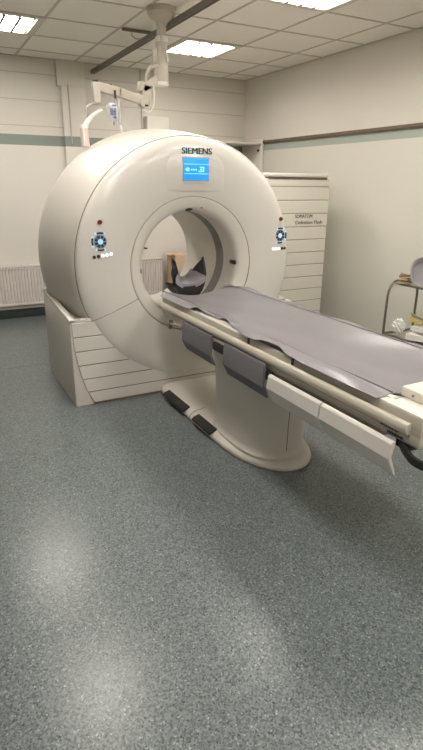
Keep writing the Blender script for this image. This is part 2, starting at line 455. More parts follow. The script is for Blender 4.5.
def prz(b, pts): b.prism(pts, 1, sy - 0.0038, sy - 0.001)
prz(ic, [(1.612, 1.586), (1.632, 1.600), (1.632, 1.572)])
ic.box(1.636, 1.644, sy - 0.0038, sy - 0.001, 1.575, 1.597)
for k in range(3): ic.box(1.656 + k * 0.017, 1.667 + k * 0.017, sy - 0.0038, sy - 0.001, 1.581, 1.590)
ic.build('screen_icon', 'screen_line', d)
ic = MB()
ic.box(1.714, 1.756, sy - 0.0038, sy - 0.001, 1.572, 1.579); ic.box(1.748, 1.756, sy - 0.0038, sy - 0.001, 1.572, 1.604)
ic.box(1.724, 1.756, sy - 0.0038, sy - 0.001, 1.597, 1.604); ic.box(1.728, 1.740, sy - 0.0038, sy - 0.001, 1.583, 1.592)
ic.build('screen_icon', 'screen_line', d)
MB().box(1.606, 1.798, sy - 0.004, sy + 0.01, 1.499, 1.511, 0.002).build('screen_ledge', 'ivory', d)
ty = min(hy(1.60, 1.68), hy(1.82, 1.68), hy(1.70, 1.68), hy(1.70, 1.715)) - 0.0035
lettering('maker_lettering', 'SIEMENS', 1.598, ty, 1.684, 0.056, 'teal_ink', ct, bold=0.0018, width=0.222)

# control panels
def control_panel(cx, cz, s):
    def fy(x, z): return face_y(math.hypot(x - CX, z - CZ))
    y = fy(cx, cz) - 0.001
    n = MB(); c = MB(); wv = MB()
    base = MB()
    # round plate
    def disc(b, x, z, r, y0, h, seg=20):
        b.prism([(x + r * math.cos(2 * PI * k / seg), z + r * math.sin(2 * PI * k / seg)) for k in range(seg)], 1, y0 - h, y0 + 0.004)
    disc(base, cx, cz, 0.043, y, 0.002, 28)
    pr = base.build('control_panel', mat('panel_ring', (0.33, 0.40, 0.46), 0.4) if 'panel_ring' not in bpy.data.materials else bpy.data.materials['panel_ring'], ct)
    for k in range(8):
        a = PI / 8 + k * PI / 4
        b = MB(); P = []
        for rr, da in ((0.021, -0.30), (0.040, -0.27), (0.040, 0.27), (0.021, 0.30)):
            P.append((cx + rr * math.cos(a + da), cz + rr * math.sin(a + da)))
        b.prism(P, 1, y - 0.005, y); b.build('key', 'navy', pr)
    b = MB(); disc(b, cx, cz, 0.016, y, 0.005); b.build('centre_key', 'paleblue', pr)
    def arc(dx, dz, ang):
        b = MB()
        P = []
        for rr, rng in ((0.060, (-0.42, -0.2, 0, 0.2, 0.42)), (0.050, (0.42, 0.2, 0, -0.2, -0.42))):
            for da in rng: P.append((cx + rr * math.cos(ang + da), cz + rr * math.sin(ang + da)))
        b.prism(P, 1, y - 0.005, y + 0.002); b.build('key', 'navy', pr)
        for q in (-0.5, 0.5):
            b = MB(); disc(b, cx + 0.058 * math.cos(ang + q), cz + 0.058 * math.sin(ang + q), 0.007, y, 0.004, 12); b.build('lit_key', 'paleblue', pr)
    arc(0, 0, PI / 2); arc(0, 0, -PI / 2); arc(0, 0, PI if s < 0 else 0.0)
    for k in range(5):
        x = cx - 0.052 + k * 0.0285 + (0.005 if s < 0 else -0.008)
        z = cz - 0.098 + (0.004 * k if s < 0 else 0.0)
        dark = (k < 2) if s < 0 else (k > 2)
        b = MB(); disc(b, x, z, 0.0105 if not dark else 0.0115, fy(x, z) - 0.001, 0.004, 16)
        b.build('button', 'brownkey' if dark else 'litwhite', pr)
    b = MB(); disc(b, cx + 0.004, cz + 0.122, 0.021, fy(cx, cz + 0.12), 0.001, 20); q = b.build('emergency_button', 'ivory', ct)
    b = MB(); disc(b, cx + 0.004, cz + 0.122, 0.0145, fy(cx, cz + 0.12) - 0.001, 0.010, 20); b.build('push_cap', 'red', q)
control_panel(1.012, 1.137, -1)
control_panel(2.424, 1.128, 1)
# marks in the bore collar
def lens(ang, r, y, lx, lr, name, m, tilt=0.0):
    b = bmesh.new(); bmesh.ops.create_uvsphere(b, u_segments=20, v_segments=10, radius=1)
    o = MB()
    c = Vector((CX + r * math.cos(ang), y, CB + r * math.sin(ang)))
    er = Vector((-math.cos(ang), -0.6, -math.sin(ang))).normalized()
    et = Vector((-math.sin(ang), 0, math.cos(ang))); ey = er.cross(et)
    mt = Matrix((( et.x * lr, ey.x * lx, er.x * 0.004, c.x), (et.y * lr, ey.y * lx, er.y * 0.004, c.y), (et.z * lr, ey.z * lx, er.z * 0.004, c.z), (0, 0, 0, 1)))
    o.merge(b, mt); return o.build(name, m, ct)
lens(math.radians(92), 0.384, 3.515, 0.022, 0.028, 'laser_window', 'black')
lens(math.radians(79), 0.403, 3.497, 0.006, 0.008, 'status_light', 'red')
b = MB().box(2.052, 2.075, 3.515, 3.590, 0.922, 0.952, 0.009); b.build('speaker_slot', 'black', ct)
lens(math.radians(183), 0.388, 3.509, 0.008, 0.018, 'laser_window', 'black')

# ---------------------------------------------------------------- patient table
tb = thing('patient_table', (1.69, 2.45, 0), 'long cream patient table on a single pedestal in front of the scanner ring', 'table')
# floor base, D-shaped with a rounded rim
def base_outline(g):
    """half widths grown by g"""
    P = []
    P.append((1.42 - g, 3.486)); P.append((1.395 - g, 2.95)); P.append((1.392 - g, 2.62))
    for k in range(1, 24):
        a = PI + PI * k / 24
        cx_, ry = 1.648, 0.49
        ca, sa = math.cos(a), math.sin(a)
        P.append((cx_ + (0.256 + g) * math.copysign(abs(ca) ** 0.92, ca), 2.55 + (ry + g) * math.copysign(abs(sa) ** 0.95, sa)))
    P.append((1.908 + g, 2.62)); P.append((1.935 + g, 2.95)); P.append((1.96 + g, 3.486))
    return P
bb = MB()
lay = [(0.0, -0.012), (0.008, -0.004), (0.022, 0.0), (0.038, -0.006), (0.050, -0.018), (0.060, -0.038), (0.066, -0.065), (0.072, -0.11)]
rings = []
for z, g_ in lay: rings.append([bb.bm.verts.new((x, y, z)) for x, y in base_outline(g_)])
n = len(rings[0])
for k in range(len(rings) - 1):
    for i in range(n):
        q = (i + 1) % n
        bb.face((rings[k][i], rings[k][q], rings[k + 1][q], rings[k + 1][i]))
bb.face(rings[-1]); bb.face(rings[0][::-1])
bb.build('base', 'ivory', tb, ang=1.0)
MB().prism([(x, y) for x, y in base_outline(-0.004)], 2, 0.0, 0.006).build('base_gasket', 'seam', tb)
# seam across the base
MB().tube([(1.393, 2.93, 0.023), (1.405, 2.93, 0.046), (1.43, 2.93, 0.061), (1.47, 2.93, 0.068), (1.51, 2.935, 0.0725)], 0.0022, 6).build('base_joint', 'seam', tb)
# foot pedals on the left shoulder
for y0, y1 in ((3.00, 3.35), (2.61, 2.865)):
    pd = MB(); prof = [(1.379, 0.032), (1.376, 0.040), (1.390, 0.058), (1.432, 0.071), (1.436, 0.064)]
    pd.prism([(a, b_) for a, b_ in prof], 1, y0, y1, 0.004)
    po = pd.build('foot_pedal', 'rubber', tb)
    k = MB()
    ym = (y0 + y1) / 2
    k.prism([(1.378, 0.044), (1.390, 0.061), (1.428, 0.0725), (1.428, 0.068), (1.39, 0.055)], 1, ym - 0.004, ym + 0.004)
    k.build('pedal_rib', 'black', po)
# pedestal column
pc = MB(); rings = []
for z, kx, ky in ((0.066, 0.245, 0.365), (0.075, 0.232, 0.350), (0.10, 0.222, 0.340), (0.25, 0.222, 0.342), (0.45, 0.230, 0.355), (0.60, 0.240, 0.375), (0.68, 0.245, 0.39)):
    ring = []
    for i in range(64):
        a = 2 * PI * i / 64; ca, sa = math.cos(a), math.sin(a)
        ring.append(pc.bm.verts.new((1.636 + kx * 0.88 * math.copysign(abs(ca) ** 0.78, ca), 2.47 + ky * math.copysign(abs(sa) ** 0.78, sa), z)))
    rings.append(ring)
for k in range(len(rings) - 1):
    for i in range(64):
        q = (i + 1) % 64; pc.face((rings[k][i], rings[k][q], rings[k + 1][q], rings[k + 1][i]))
pc.face(rings[-1]); pc.face(rings[0][::-1])
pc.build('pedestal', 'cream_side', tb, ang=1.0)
def col_pt(a, z, kx, ky):
    ca, sa = math.cos(a), math.sin(a)
    return (1.636 + kx * 0.88 * math.copysign(abs(ca) ** 0.78, ca), 2.47 + ky * math.copysign(abs(sa) ** 0.78, sa), z)
MB().tube([col_pt(math.radians(266), z, kx, ky) for z, kx, ky in ((0.10, 0.222, 0.340), (0.25, 0.222, 0.342), (0.45, 0.230, 0.355), (0.60, 0.240, 0.375))], 0.0022, 6).build('pedestal_joint', 'seam', tb)
# table body
MB().box(1.362, 2.018, 1.075, 3.28, 0.662, 0.712, 0.008, 3).box(1.362, 1.41, 1.075, 3.28, 0.70, 0.774, 0.006).box(1.97, 2.018, 1.075, 3.28, 0.70, 0.774, 0.006).box(1.405, 1.975, 1.078, 1.24, 0.69, 0.772, 0.006).build('table_body', 'frame', tb)
MB().box(1.366, 1.412, 1.244, 3.26, 0.766, 0.779, 0.004, 2).box(1.968, 2.014, 1.244, 3.26, 0.766, 0.779, 0.004, 2).box(1.366, 2.014, 1.072, 1.245, 0.766, 0.779, 0.004, 2).build('top_cover', 'ivory', tb)
MB().box(1.42, 1.96, 1.3, 3.0, 0.60, 0.665, 0.01).build('underframe', 'frame', tb)
for s in (-1, 1):
    X = lambda a: 1.69 + s * a
    pr_ = [(X(0.328), 0.704), (X(0.341), 0.701), (X(0.350), 0.712), (X(0.352), 0.728), (X(0.346), 0.742), (X(0.336), 0.747), (X(0.328), 0.744)]
    MB().prism(pr_, 1, 1.118, 3.262, 0.003).build('side_rail', 'rail', tb)
    g2 = MB()
    g2.box(min(X(0.3285), X(0.331)), max(X(0.3285), X(0.331)), 1.12, 3.25, 0.694, 0.702)
    g2.build('rail_groove', 'seam', tb)
    # hinged side flaps
    fp = [(X(0.345), 0.664), (X(0.357), 0.666), (X(0.366), 0.655), (X(0.372), 0.600), (X(0.332), 0.522), (X(0.324), 0.526), (X(0.356), 0.602), (X(0.345), 0.645)]
    for y0, y1 in ((1.552, 1.932), (1.158, 1.545)):
        MB().prism(fp, 1, y0, y1, 0.004).build('side_flap', 'cream', tb, ang=0.3)
    pp = [(X(0.346), 0.700), (X(0.358), 0.702), (X(0.362), 0.690), (X(0.366), 0.585), (X(0.332), 0.520), (X(0.324), 0.524), (X(0.350), 0.590), (X(0.346), 0.64)]
    for y0, y1 in ((2.515, 2.89), (1.975, 2.365)):
        o = MB().prism(pp, 1, y0, y1, 0.003).build('side_pad', 'pad', tb, ang=0.3)
        o['label'] = 'grey fabric pad'
    for y0, y1 in ((2.37, 2.51), (1.935, 1.972)): MB().box(min(X(0.33), X(0.352)), max(X(0.33), X(0.352)), y0, y1, 0.625, 0.668, 0.004).build('hinge_bracket', 'black', tb)
    MB().box(min(X(0.335), X(0.345)), max(X(0.335), X(0.345)), 2.37, 2.51, 0.675, 0.692, 0.002).build('hinge_plate', 'frame', tb)
    jg = MB()
    for y in (2.165, 1.795): jg.box(min(X(0.326), X(0.334)), max(X(0.326), X(0.334)), y - 0.006, y + 0.006, 0.744, 0.779)
    jg.build('cover_gap', 'black', tb)
# chrome release bar and knob at the scanner end
kb = MB().tube([(1.352, 2.88, 0.668), (1.335, 2.94, 0.662), (1.33, 3.07, 0.643)], 0.009, 10).build('release_bar', 'chrome', tb)
MB().tube([(1.33, 3.055, 0.652), (1.33, 3.066, 0.648)], 0.014, 12).tube([(1.333, 3.07, 0.668), (1.329, 3.075, 0.612)], 0.012, 12).build('knob', 'steel', kb)
# worn writing near the rail end
lettering('rail_marking', 'SIEMENS', 0, 0, 0, 0.02, 'grey_ink', tb) if False else None
def side_text(text, y, z, size, width, x, name):
    cu = bpy.data.curves.new('t', 'FONT'); cu.body = text; cu.size = size; cu.extrude = 0.0008; cu.offset = 0.0004; cu.resolution_u = 2
    t = bpy.data.objects.new('t', cu); COL.objects.link(t); bpy.context.view_layer.update()
    me = bpy.data.meshes.new_from_object(t.evaluated_get(bpy.context.evaluated_depsgraph_get()))
    bpy.data.objects.remove(t); bpy.data.curves.remove(cu)
    b = MB(); b.bm.from_mesh(me); bpy.data.meshes.remove(me)
    xs = [v.co.x for v in b.bm.verts]; s = width / (max(xs) - min(xs)); x0 = min(xs)
    for v in b.bm.verts: v.co = Vector((x - v.co.z, y - (v.co.x - x0) * s, z + v.co.y))
    return b.build(name, 'black', tb, smooth=False, recalc=False)
side_text('SIEMENS', 1.255, 0.6885, 0.013, 0.085, 1.361, 'table_marking')
side_text('SIEMENS', 1.22, 0.671, 0.013, 0.075, 1.361, 'table_marking')
# black bar handle round the foot end
hp = smooth_path([(1.372, 1.16, 0.652), (1.352, 1.115, 0.640), (1.345, 1.07, 0.628), (1.37, 1.015, 0.622), (1.45, 0.975, 0.62), (1.69, 0.96, 0.62), (1.93, 0.975, 0.62), (2.01, 1.015, 0.622), (2.035, 1.07, 0.628), (2.028, 1.115, 0.64), (2.008, 1.16, 0.652)], 5)
hm = MB()
rr = []
for i, p in enumerate(hp):
    t = (hp[min(i + 1, len(hp) - 1)] - hp[max(i - 1, 0)]).normalized(); a = t.cross(Vector((0, 0, 1))).normalized()
    ring = []
    for dx, dz in ((-0.007, -0.014), (0.007, -0.014), (0.010, 0), (0.007, 0.014), (-0.007, 0.014), (-0.010, 0)):
        ring.append(hm.bm.verts.new(p + a * dx + Vector((0, 0, dz))))
    rr.append(ring)
for k in range(len(rr) - 1):
    for i in range(6): hm.face((rr[k][i], rr[k][(i + 1) % 6], rr[k + 1][(i + 1) % 6], rr[k + 1][i]))
hm.face(rr[0]); hm.face(rr[-1][::-1])
hm.build('end_handle', 'black', tb, ang=0.9)
MB().box(1.365, 1.42, 1.12, 1.18, 0.635, 0.665, 0.004).box(1.96, 2.015, 1.12, 1.18, 0.635, 0.665, 0.004).build('handle_mount', 'black', tb)
# moving tabletop, dished
def dish(x, edge=0.789, d=0.054):
    q = (x - 1.69) / 0.27
    return edge - d * max(0.0, 1 - q * q)
MB().grid(lambda u, v: (1.415 + 0.55 * u, 1.25 + 2.16 * v, dish(1.415 + 0.55 * u) - 0.004), 24, 20, (0, 0, -0.014)).build('tabletop', 'ivory', tb)
MB().box(1.40, 1.425, 1.25, 3.36, 0.764, 0.785, 0.005).box(1.955, 1.98, 1.25, 3.36, 0.764, 0.785, 0.005).build('tabletop_edge', 'ivory', tb)
fb = MB().box(1.452, 1.93, 0.985, 1.262, 0.779, 0.818, 0.007, 3).build('foot_end_block', 'ivory', tb)
for y, z in ((1.205, 0.797), (1.135, 0.797)):
    MB().tube([(1.4535, y, z), (1.449, y, z)], 0.005, 12).build('screw', 'steel', fb)
MB().box(1.56, 1.5625, 0.99, 1.255, 0.8175, 0.8188).build('block_joint', 'seam', fb)

# grey mat lying on the tabletop
FL = [(1.28, 1.345, 0.784), (1.45, 1.343, 0.784), (1.71, 1.345, 0.784), (1.82, 1.352, 0.787), (1.92, 1.360, 0.806), (2.02, 1.352, 0.804), (2.10, 1.345, 0.788), (2.21, 1.347, 0.785), (2.33, 1.375, 0.784), (2.47, 1.396, 0.806), (2.56, 1.395, 0.788), (2.68, 1.388, 0.790), (2.78, 1.378, 0.806), (2.87, 1.352, 0.784), (3.05, 1.345, 0.785), (3.28, 1.352, 0.785), (3.42, 1.44, 0.780)]
def fl(y):
    for a, b_ in zip(FL, FL[1:]):
        if a[0] <= y <= b_[0]:
            t = (y - a[0]) / (b_[0] - a[0]); t = t * t * (3 - 2 * t)
            return a[1] + (b_[1] - a[1]) * t, a[2] + (b_[2] - a[2]) * t
    return (FL[0][1:], FL[-1][1:])[y > 2]
XC0, XC1 = 1.425, 1.957
FZ = [(1.2, 0.785), (1.63, 0.792), (1.80, 0.784), (1.94, 0.783), (2.15, 0.795), (2.35, 0.786), (2.53, 0.784), (2.65, 0.803), (2.80, 0.784), (3.0, 0.790), (3.2, 0.808), (3.45, 0.788)]
def fz(y):
    for a, b_ in zip(FZ, FZ[1:]):
        if a[0] <= y <= b_[0]:
            t = (y - a[0]) / (b_[0] - a[0]); t = t * t * (3 - 2 * t)
            return a[1] + (b_[1] - a[1]) * t
    return FZ[-1][1]
def matf(u, v):
    y = 1.275 + v * (3.425 - 1.275)
    ex, ez = fl(y)
    if u < 0.2:
        t = u / 0.2; x = ex + (XC0 - ex) * t
        z = ez + (0.7935 - ez) * (t ** 0.8) + 0.006 * math.sin(t * PI) * math.sin(y * 9)
    elif u < 0.8:
        t = (u - 0.2) / 0.6; x = XC0 + (XC1 - XC0) * t
        cr = -0.006 * math.exp(-((t) / 0.012) ** 2)
        z = dish(x) + 0.0045 + cr + 0.0022 * math.sin(x * 21 + y * 4) * math.sin(y * 7.3 + x * 5)
    else:
        t = (u - 0.8) / 0.2; x = XC1 + 0.043 * t
        z = 0.7935 + (fz(y) - 0.7935) * t
        if y > 3.2: x -= 0.10 * t * (y - 3.2) / 0.22
    return (x, y, z)
us = MB().grid(matf, 80, 120, (0, 0, -0.0028))
mo = us.build('examination_mat', 'sheet', ang=1.3)
tag(mo, 'long grey vinyl mat with wavy edges lying on the patient table', 'mat')
for uu, rad in ((0.2, 0.0026), (0.8, 0.0014)):
    MB().tube([Vector(matf(uu, k / 60)) + Vector((0, 0, 0.0012 if uu > 0.5 else 0.005)) for k in range(61)], rad, 6).build('fold_seam', mat('mat_fold', (0.10, 0.09, 0.095), 0.6), mo)

# head holder with cushion
HC = 1.645
hh = thing('head_holder', (1.66, 3.45, 0.71), 'black curved head holder at the scanner end of the table, with grey cushion inside', 'headrest')
CS = [(-0.130, 1.0), (-0.142, 0.72), (-0.137, 0.47), (-0.112, 0.24), (-0.070, 0.085), (0.0, 0.02), (0.070, 0.085), (0.112, 0.24), (0.137, 0.47), (0.142, 0.72), (0.130, 1.0)]
CSP = smooth_path([(a, 0, b_) for a, b_ in CS], 5)
def shell(u, v, off=0.0):
    i = u * (len(CSP) - 1); k = min(int(i), len(CSP) - 2); p = CSP[k].lerp(CSP[k + 1], i - k)
    y = 3.455 + (0.28 - 0.16 * max(0.0, -p.x / 0.142)) * v
    htop = 1.005 - 0.19 * v ** 1.2
    z0 = 0.692 + 0.05 * v
    wav = 0.008 * math.sin(p.z * 22) * (1 - v) if p.x < -0.1 else 0
    hz = max(p.z, 0)
    yy = y + wav + (0.06 * (hz - 0.6) if hz > 0.6 and v < 0.1 else 0)
    lf = max(0.0, min(1.0, (0.142 - p.x) / 0.284))
    return (HC + p.x + (0.012 if p.x < 0 else 0) * hz + 0.10 * v * lf, yy, z0 + hz * (htop - z0))
so = MB()
nu, nv = 60, 14
A = [[so.bm.verts.new(shell(i / nu, j / nv)) for j in range(nv + 1)] for i in range(nu + 1)]
cxx = HC
def inner(p):
    d = Vector((cxx - p.x, 0, 0.90 - p.z)); d.y = 0
    return p + d.normalized() * 0.012
B = [[so.bm.verts.new(inner(A[i][j].co)) for j in range(nv + 1)] for i in range(nu + 1)]
for i in range(nu):
    for j2 in range(nv):
        so.face((A[i][j2], A[i + 1][j2], A[i + 1][j2 + 1], A[i][j2 + 1])); so.face((B[i][j2 + 1], B[i + 1][j2 + 1], B[i + 1][j2], B[i][j2]))
    so.face((A[i][0], B[i][0], B[i + 1][0], A[i + 1][0])); so.face((A[i + 1][nv], B[i + 1][nv], B[i][nv], A[i][nv]))
for j2 in range(nv):
    so.face((A[0][j2 + 1], B[0][j2 + 1], B[0][j2], A[0][j2])); so.face((A[nu][j2], B[nu][j2], B[nu][j2 + 1], A[nu][j2 + 1]))
so.build('shell', 'black', hh, ang=1.0)
# solid front apron of the holder below the cushion
MB().prism([(HC + a, b_) for a, b_ in ((-0.118, 0.815), (-0.105, 0.765), (-0.06, 0.722), (0.0, 0.708), (0.06, 0.722), (0.105, 0.765), (0.118, 0.815), (0.06, 0.80), (0, 0.795), (-0.06, 0.80))], 1, 3.462, 3.60).build('apron', 'black', hh)
MB().grid(lambda u, v: (HC + 0.008 + (u - 0.5) * 0.24 + 0.09 * v * (1 - u), 3.452 + 0.26 * v * (0.6 + 0.4 * u) + 0.02 * math.cos((u - 0.5) * 5), 0.812 + 0.055 * ((u - 0.5) * 2) ** 2 + 0.02 * v), 24, 12, (0, 0, -0.036)).build('cushion', 'cushion', hh, ang=1.0)
MB().box(1.58, 1.75, 3.38, 3.56, 0.686, 0.706, 0.006).build('mounting_tongue', 'black', hh)

# ---------------------------------------------------------------- equipment cabinet (behind the scanner, right)
cb = thing('equipment_cabinet', (3.2, 4.5, 0), 'tall cream cabinet with horizontal grooves and grey lettering behind the scanner, by the right wall', 'cabinet')
CXA, CXB = 2.86, 3.585
zs = [0.02 + 0.1215 * k for k in range(1, 13)]
lev = [0.03] + [1.478 - 0.1225 * k for k in range(11, -1, -1)]
bd = MB()
for a, b_ in zip(lev, lev[1:]): bd.box(CXA, CXB, 4.32, 4.78, a + 0.003, b_ - 0.003, 0.004, 1)
bd.prism([(CXA, 1.481), (CXB, 1.481), (CXB - 0.012, 1.545), (CXA, 1.55)], 1, 4.325, 4.78, 0.004)
bd.build('body', 'cabinet', cb)
MB().box(CXA + 0.01, CXB - 0.008, 4.328, 4.77, 0.0, 1.54).build('backing', 'seam', cb)
MB().box(CXA, CXB - 0.03, 4.30, 4.79, 1.562, 1.597, 0.012, 3).build('top_cover', 'ivory', cb)
MB().box(CXA + 0.01, CXB - 0.035, 4.325, 4.77, 1.54, 1.563).build('top_gap', 'seam', cb)
lettering('model_lettering', 'SOMATOM', 3.19, 4.3195, 1.192, 0.048, 'grey_ink', cb, width=0.205, bold=0.0012)
lettering('model_lettering', 'Definition Flash', 3.20, 4.3195, 1.135, 0.048, 'grey_ink', cb, width=0.32, bold=0.0012)

# open shelf cupboard in the back right corner
sh = thing('corner_shelf', (3.5, 6.18, 0), 'tall open pale shelf unit in the back right corner, behind the scanner', 'shelf')
MB().box(3.815, 3.845, 5.93, 6.40, 0, 2.015, 0.003).build('side_panel', 'ivory', sh)
MB().box(3.05, 3.08, 5.94, 6.40, 0, 1.965, 0.003).build('side_panel', 'ivory', sh)
for k, z in enumerate((0.06, 0.55, 1.05, 1.50)): MB().box(3.08, 3.815, 5.97, 6.38, z, z + 0.02).build('shelf_board', 'cabinet', sh)
MB().box(3.05, 3.815, 5.94, 6.40, 1.950, 1.972, 0.003).build('top_board', 'ivory', sh)
MB().tube([(3.815, 5.99, 1.885), (3.795, 5.985, 1.885)], [0.012, 0.016], 12).build('knob', 'brownkey', sh)

# radiator
ra = thing('radiator', (1.2, 6.36, 0), 'long white ribbed panel radiator low on the back wall', 'radiator')
RX0, RX1 = -0.75, 2.66
fb_ = MB(); n = int((RX1 - RX0) / 0.0333)
pts = []
for k in range(n):
    x0 = RX0 + k * 0.0333
    pts += [(x0, 6.345), (x0 + 0.006, 6.332), (x0 + 0.0235, 6.332), (x0 + 0.0295, 6.345)]
pts += [(RX0 + n * 0.0333, 6.36), (RX0, 6.36)]
fb_.prism(pts, 2, 0.175, 0.572); fb_.build('ribbed_panel', 'radiator', ra, smooth=False)
MB().box(RX0, RX1, 6.328, 6.362, 0.155, 0.185, 0.005).box(RX0, RX1, 6.328, 6.362, 0.566, 0.592, 0.005).build('panel_edge', 'radiator', ra)
gr = MB()
gr.box(RX0, RX1, 6.330, 6.405, 0.594, 0.606, 0.003); gr.build('top_grille', 'radiator', ra)
sl = MB()
for k in range(n): sl.box(RX0 + k * 0.0333 + 0.006, RX0 + k * 0.0333 + 0.024, 6.327, 6.334, 0.584, 0.591)
sl.build('grille_slots', 'seam', ra)
MB().box(RX0, RX1, 6.375, 6.40, 0.16, 0.59).build('rear_panel', 'radiator', ra)
for x in (-0.4, 0.9, 2.3): MB().box(x, x + 0.03, 6.395, 6.419, 0.2, 0.56).build('wall_bracket', 'radiator', ra)
ppb = MB().tube([(-0.9, 6.385, 0.125), (2.80, 6.385, 0.125)], 0.018, 14).tube([(-0.72, 6.385, 0.125), (-0.72, 6.385, 0.2)], 0.011, 10).build('pipe', 'radiator', ra)

# small things on and at the back wall
hk = MB().tube([(2.415, 6.418, 0.738), (2.415, 6.39, 0.738), (2.44, 6.375, 0.726), (2.46, 6.375, 0.728)], 0.010, 10)
tag(hk.build('wall_hook', 'brownkey'), 'tiny dark hook on the back wall seen through the scanner ring, above the radiator', 'hook')
cx_ = thing('cardboard_carton', (2.83, 6.16, 0), 'tan cardboard carton by the back wall, seen through the scanner ring', 'box')
MB().box(2.695, 2.95, 6.04, 6.30, 0, 0.665, 0.003).build('carton_body', 'cardboard', cx_)
MB().grid(lambda u, v: (2.695 - 0.06 * u, 6.05 + 0.24 * v, 0.665 + 0.015 * math.sin(u * 3)), 4, 2, (0, 0, -0.004)).build('carton_flap', 'cardboard', cx_)
wb = MB().box(2.48, 2.75, 6.30, 6.42, 1.82, 2.22, 0.006)
tag(wb.build('wall_box', WB), 'shallow beige duct box high on the back wall just above the scanner', 'box')
cn = MB().tube([(2.455, 6.41, 1.8), (2.455, 6.41, H)], 0.008, 8)
tag(cn.build('wall_conduit', 'pendant'), 'thin vertical conduit on the back wall beside the duct box', 'conduit')
cn = MB().tube([(1.61, 6.362, 1.9), (1.61, 6.362, 2.48)], 0.007, 8)
tag(cn.build('wall_cable', 'tbar'), 'thin dark cable running down the pier on the back wall', 'cable')

# ---------------------------------------------------------------- ceiling track
tr = thing('ceiling_track', (1.885, 4.5, H), 'dark straight ceiling track hung below the tiles, running to the back wall', 'track')
MB().prism([(1.872, 2.602), (1.872, 2.640), (1.908, 2.640), (1.908, 2.602), (1.898, 2.602), (1.898, 2.632), (1.882, 2.632), (1.882, 2.602)], 1, 0.5, 6.38).build('rail_profile', 'dark_track', tr, smooth=False)
for y in (4.87, 2.9, 1.2):
    h_ = MB().box(1.72, 2.06, y - 0.012, y + 0.012, 2.686, 2.706, 0.002)
    h_.build('hanger_bar', 'dark_track', tr)
    h2 = MB().tube([(1.985, y, 2.69), (1.985, y, 2.655), (1.955, y, 2.64), (1.89, y, 2.645)], 0.006, 8)
    h2.tube([(1.80, y, 2.69), (1.80, y, 2.66), (1.83, y, 2.64), (1.885, y, 2.642)], 0.006, 8)
    h2.build('hanger', 'pendant', tr)

# ---------------------------------------------------------------- ceiling pendant
PY = 4.23
pe = thing('ceiling_pendant', (1.80, PY, H), 'beige ceiling column with a jointed arm hanging above the scanner', 'pendant')
def zlathe(b, prof, cx, cy, seg=32):
    R0 = None
    for z, r in prof:
        ring = [b.bm.verts.new((cx + r * math.cos(2 * PI * i / seg), cy + r * math.sin(2 * PI * i / seg), z)) for i in range(seg)]
        if R0:
            for i in range(seg): b.face((R0[i], R0[(i + 1) % seg], ring[(i + 1) % seg], ring[i]))
        else: b.face(ring[::-1])
        R0 = ring
    b.face(R0); return b
zlathe(MB(), [(H, 0.105), (2.697, 0.108), (2.672, 0.108), (2.668, 0.098), (2.655, 0.096), (2.640, 0.085), (2.625, 0.052), (2.60, 0.040)], 1.80, PY).build('ceiling_cap', 'pendant', pe)
zlathe(MB(), [(2.64, 0.036), (2.48, 0.036)], 1.798, PY).build('column', 'pendant', pe)
zlathe(MB(), [(2.525, 0.042), (2.52, 0.046), (2.492, 0.046), (2.487, 0.042)], 1.796, PY).build('collar', 'ivory', pe)
lc = MB(); zlathe(lc, [(2.487, 0.042), (2.46, 0.045), (2.34, 0.051), (2.332, 0.053), (2.22, 0.054), (2.205, 0.050)], 1.79, PY); lc.build('lower_column', 'pendant', pe)
MB().box(1.730, 1.748, PY - 0.03, PY + 0.03, 2.33, 2.44, 0.004).build('side_plate', 'pendant', pe)
zlathe(MB(), [(2.222, 0.0555), (2.20, 0.0555), (2.196, 0.05)], 1.79, PY).build('bottom_ring', 'ivory', pe)
MB().tube(smooth_path([(1.775, PY - 0.052, 2.60), (1.772, PY - 0.055, 2.48), (1.80, PY - 0.062, 2.42), (1.83, PY - 0.058, 2.35)], 5), 0.006, 8).build('cable', 'tbar', pe)
MB().tube(smooth_path([(1.77, PY - 0.03, 2.325), (1.71, PY - 0.03, 2.318), (1.683, PY - 0.02, 2.30), (1.668, PY - 0.01, 2.255), (1.664, PY, 2.20)], 5), 0.013, 10).build('cable_hose', 'frame', pe)
b = MB()
def bar(b, p, q, hw, hh2, bev=0.004):
    """box between two points in the XZ plane"""
    p = Vector(p); q = Vector(q); t = (q - p).normalized(); nrm = Vector((-t.z, 0, t.x))
    pts = [(p.x + nrm.x * hh2, p.z + nrm.z * hh2), (q.x + nrm.x * hh2, q.z + nrm.z * hh2), (q.x - nrm.x * hh2, q.z - nrm.z * hh2), (p.x - nrm.x * hh2, p.z - nrm.z * hh2)]
    b.prism(pts, 1, p.y - hw, p.y + hw, bev); return b
bar(b, (1.76, PY, 2.245), (1.63, PY, 2.165), 0.030, 0.030); b.build('upper_arm', 'pendant', pe)
b = MB(); b.box(1.60, 1.648, PY - 0.028, PY + 0.028, 2.15, 2.215, 0.006)
bar(b, (1.665, PY, 2.19), (1.645, PY, 2.05), 0.03, 0.03)
b.build('elbow', 'pendant', pe)
jn = bmesh.new(); bmesh.ops.create_cone(jn, cap_ends=True, segments=28, radius1=0.038, radius2=0.038, depth=0.07)
q = MB(); q.merge(jn, Matrix.Translation((1.640, PY, 2.075)) @ Matrix.Rotation(PI / 2, 4, 'X')); jo = q.build('joint', 'pendant', pe)
MB().box(1.636, 1.662, PY - 0.040, PY - 0.03, 2.045, 2.057, 0.002).build('joint_slot', 'black', jo)
b = MB(); bar(b, (1.64, PY, 2.085), (1.44, PY, 2.128), 0.026, 0.031, 0.006); bar(b, (1.46, PY, 2.125), (1.29, PY, 2.155), 0.026, 0.031, 0.006); b.build('lower_arm', 'pendant', pe)
